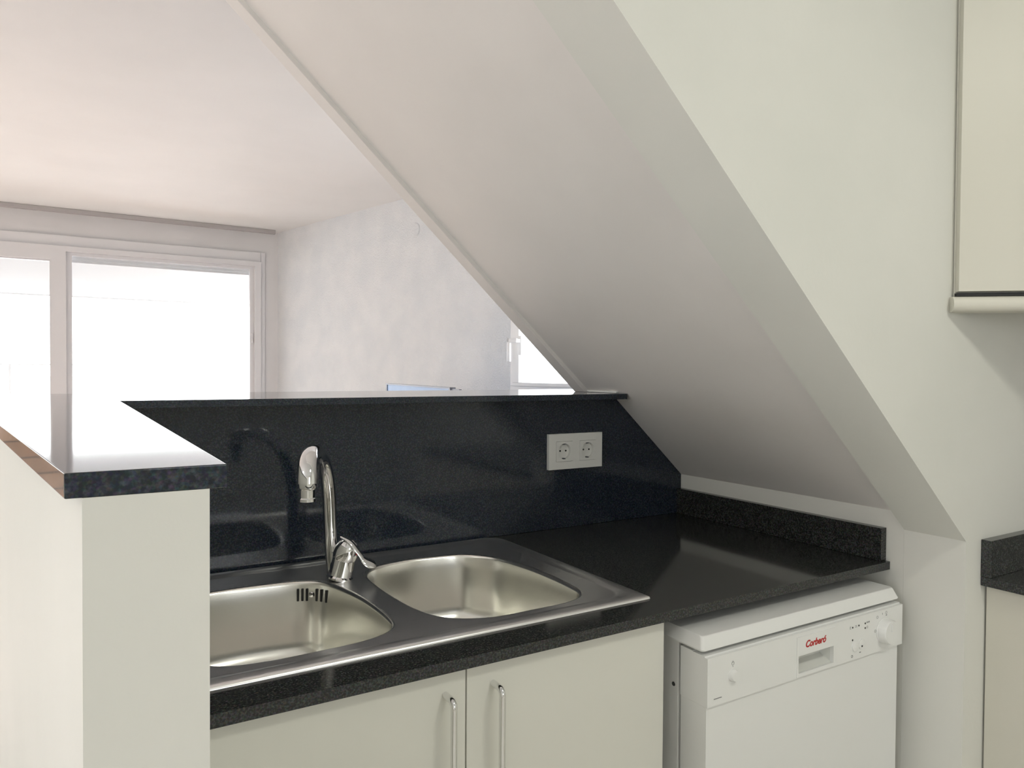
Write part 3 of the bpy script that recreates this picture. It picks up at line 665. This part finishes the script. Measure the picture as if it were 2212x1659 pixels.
ring_(MB(), 1.4265, -0.531, 0.0025); ring_(MB(), 1.375, -0.583, 0.003, 0.0014); MB().box((1.4, DY-0.0003, -0.5805), (1.405, DY-0.00005, -0.5785)).build('printed_symbol', 'print', pno)
MB().box((0.973, DY-0.0003, -0.5795), (0.993, DY-0.00005, -0.5780)).build('printed_symbol', 'print', pno)
def text_mesh(s, size, shear, x, y, z, mt, parent, name, depth=0.0002, bold=0.0, sx=1.0):
    cu = bpy.data.curves.new(name, 'FONT'); cu.body = s; cu.size = size; cu.shear = shear; cu.extrude = depth; cu.offset = bold; cu.space_character = 1.0
    to = bpy.data.objects.new(name, cu); C.objects.link(to); bpy.context.view_layer.update()
    dg = bpy.context.evaluated_depsgraph_get(); me = bpy.data.meshes.new_from_object(to.evaluated_get(dg)); bpy.data.objects.remove(to)
    for v in me.vertices: v.co = Vector((x+v.co.x*sx, y-v.co.z, z+H+v.co.y)) - world_loc(parent)
    me.materials.clear(); me.materials.append(M[mt]); me.name = name
    ob = bpy.data.objects.new(name, me); C.objects.link(ob); ob.parent = parent; return ob
text_mesh('Corber\u00f3', 0.0185, 0.30, 1.2225, DY-0.0016, -0.5345, 'red', pno, 'brand_lettering', 0.0002, 0.0006, 0.95)['label'] = 'red slanted lettering'

MB().lathe([(0.0, 0.0015), (0.0035, 0.001), (0.004, 0.0), (0.0, 0.0)], (DX0+0.0029, 0.984, -0.580), (-1, 0, 0), 16).build('screw', 'dark', dw)
# ------------------------------------------------------------------ right-hand run: base cabinet, worktop, upstand, corner wall cabinet
RX = 1.655
bc = thing('base_cabinet', (1.97, 0.1, ZF), 'cream base cabinet under the worktop at the right edge', 'cabinet')
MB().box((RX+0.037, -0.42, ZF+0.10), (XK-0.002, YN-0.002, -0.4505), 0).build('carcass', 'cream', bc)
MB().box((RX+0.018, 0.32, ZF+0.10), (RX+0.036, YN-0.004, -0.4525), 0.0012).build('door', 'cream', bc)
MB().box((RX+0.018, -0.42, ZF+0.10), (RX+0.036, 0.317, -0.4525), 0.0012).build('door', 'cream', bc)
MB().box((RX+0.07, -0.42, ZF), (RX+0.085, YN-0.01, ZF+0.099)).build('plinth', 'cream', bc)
rwp = MB().box((RX, -0.45, -0.4495), (XK-0.001, YN-0.001, -0.4305), 0.001)
for fc in rwp.bm.faces:
    if fc.calc_center_median().x < RX+0.002: fc.material_index = 1
o = rwp.build('worktop', ['granite_top', 'granite_cut']); tag(o, 'short black granite worktop at the right edge by the corner', 'worktop')
rbs = MB().box((RX+0.0, YN-0.0205, -0.430), (XK-0.001, YN-0.0005, -0.3515), 0.0008)
for fc in rbs.bm.faces:
    if fc.calc_center_median().x < RX+0.002: fc.material_index = 1
o = rbs.build('low_backsplash', ['granite_top', 'granite_cut']); tag(o, 'low granite upstand on the wall at the right edge', 'backsplash')

wc = thing('wall_cabinet', (1.75, 0.6, 0.16), 'cream corner wall cabinet with angled door and rounded light rail', 'cabinet')
ax_, ay_ = 1.5255, 0.785
dl = 0.52; s45 = math.sin(math.radians(42)); c45 = math.cos(math.radians(42))
bx_, by_ = ax_+dl*c45, ay_-dl*s45
def cab(p0, zs0, zs1, name, mt, inset=0.0, **k):
    return MB().prism(p0, 2, zs0, zs1, **k).build(name, mt, wc)
dn = Vector((-s45, -c45))             # outward normal of the angled door
A = Vector((ax_, ay_)); B = Vector((bx_, by_))
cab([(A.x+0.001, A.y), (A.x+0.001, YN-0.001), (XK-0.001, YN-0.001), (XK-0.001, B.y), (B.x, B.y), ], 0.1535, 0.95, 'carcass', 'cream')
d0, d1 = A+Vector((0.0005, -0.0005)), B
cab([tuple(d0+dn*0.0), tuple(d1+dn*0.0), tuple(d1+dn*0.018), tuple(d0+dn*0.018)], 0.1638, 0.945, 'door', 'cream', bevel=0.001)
cab([tuple(A-dn*0.001), tuple(B-dn*0.001), tuple(B+dn*0.010), tuple(A+dn*0.010)], 0.1555, 0.1615, 'shadow_gap', 'dark')
# rounded light rail under it
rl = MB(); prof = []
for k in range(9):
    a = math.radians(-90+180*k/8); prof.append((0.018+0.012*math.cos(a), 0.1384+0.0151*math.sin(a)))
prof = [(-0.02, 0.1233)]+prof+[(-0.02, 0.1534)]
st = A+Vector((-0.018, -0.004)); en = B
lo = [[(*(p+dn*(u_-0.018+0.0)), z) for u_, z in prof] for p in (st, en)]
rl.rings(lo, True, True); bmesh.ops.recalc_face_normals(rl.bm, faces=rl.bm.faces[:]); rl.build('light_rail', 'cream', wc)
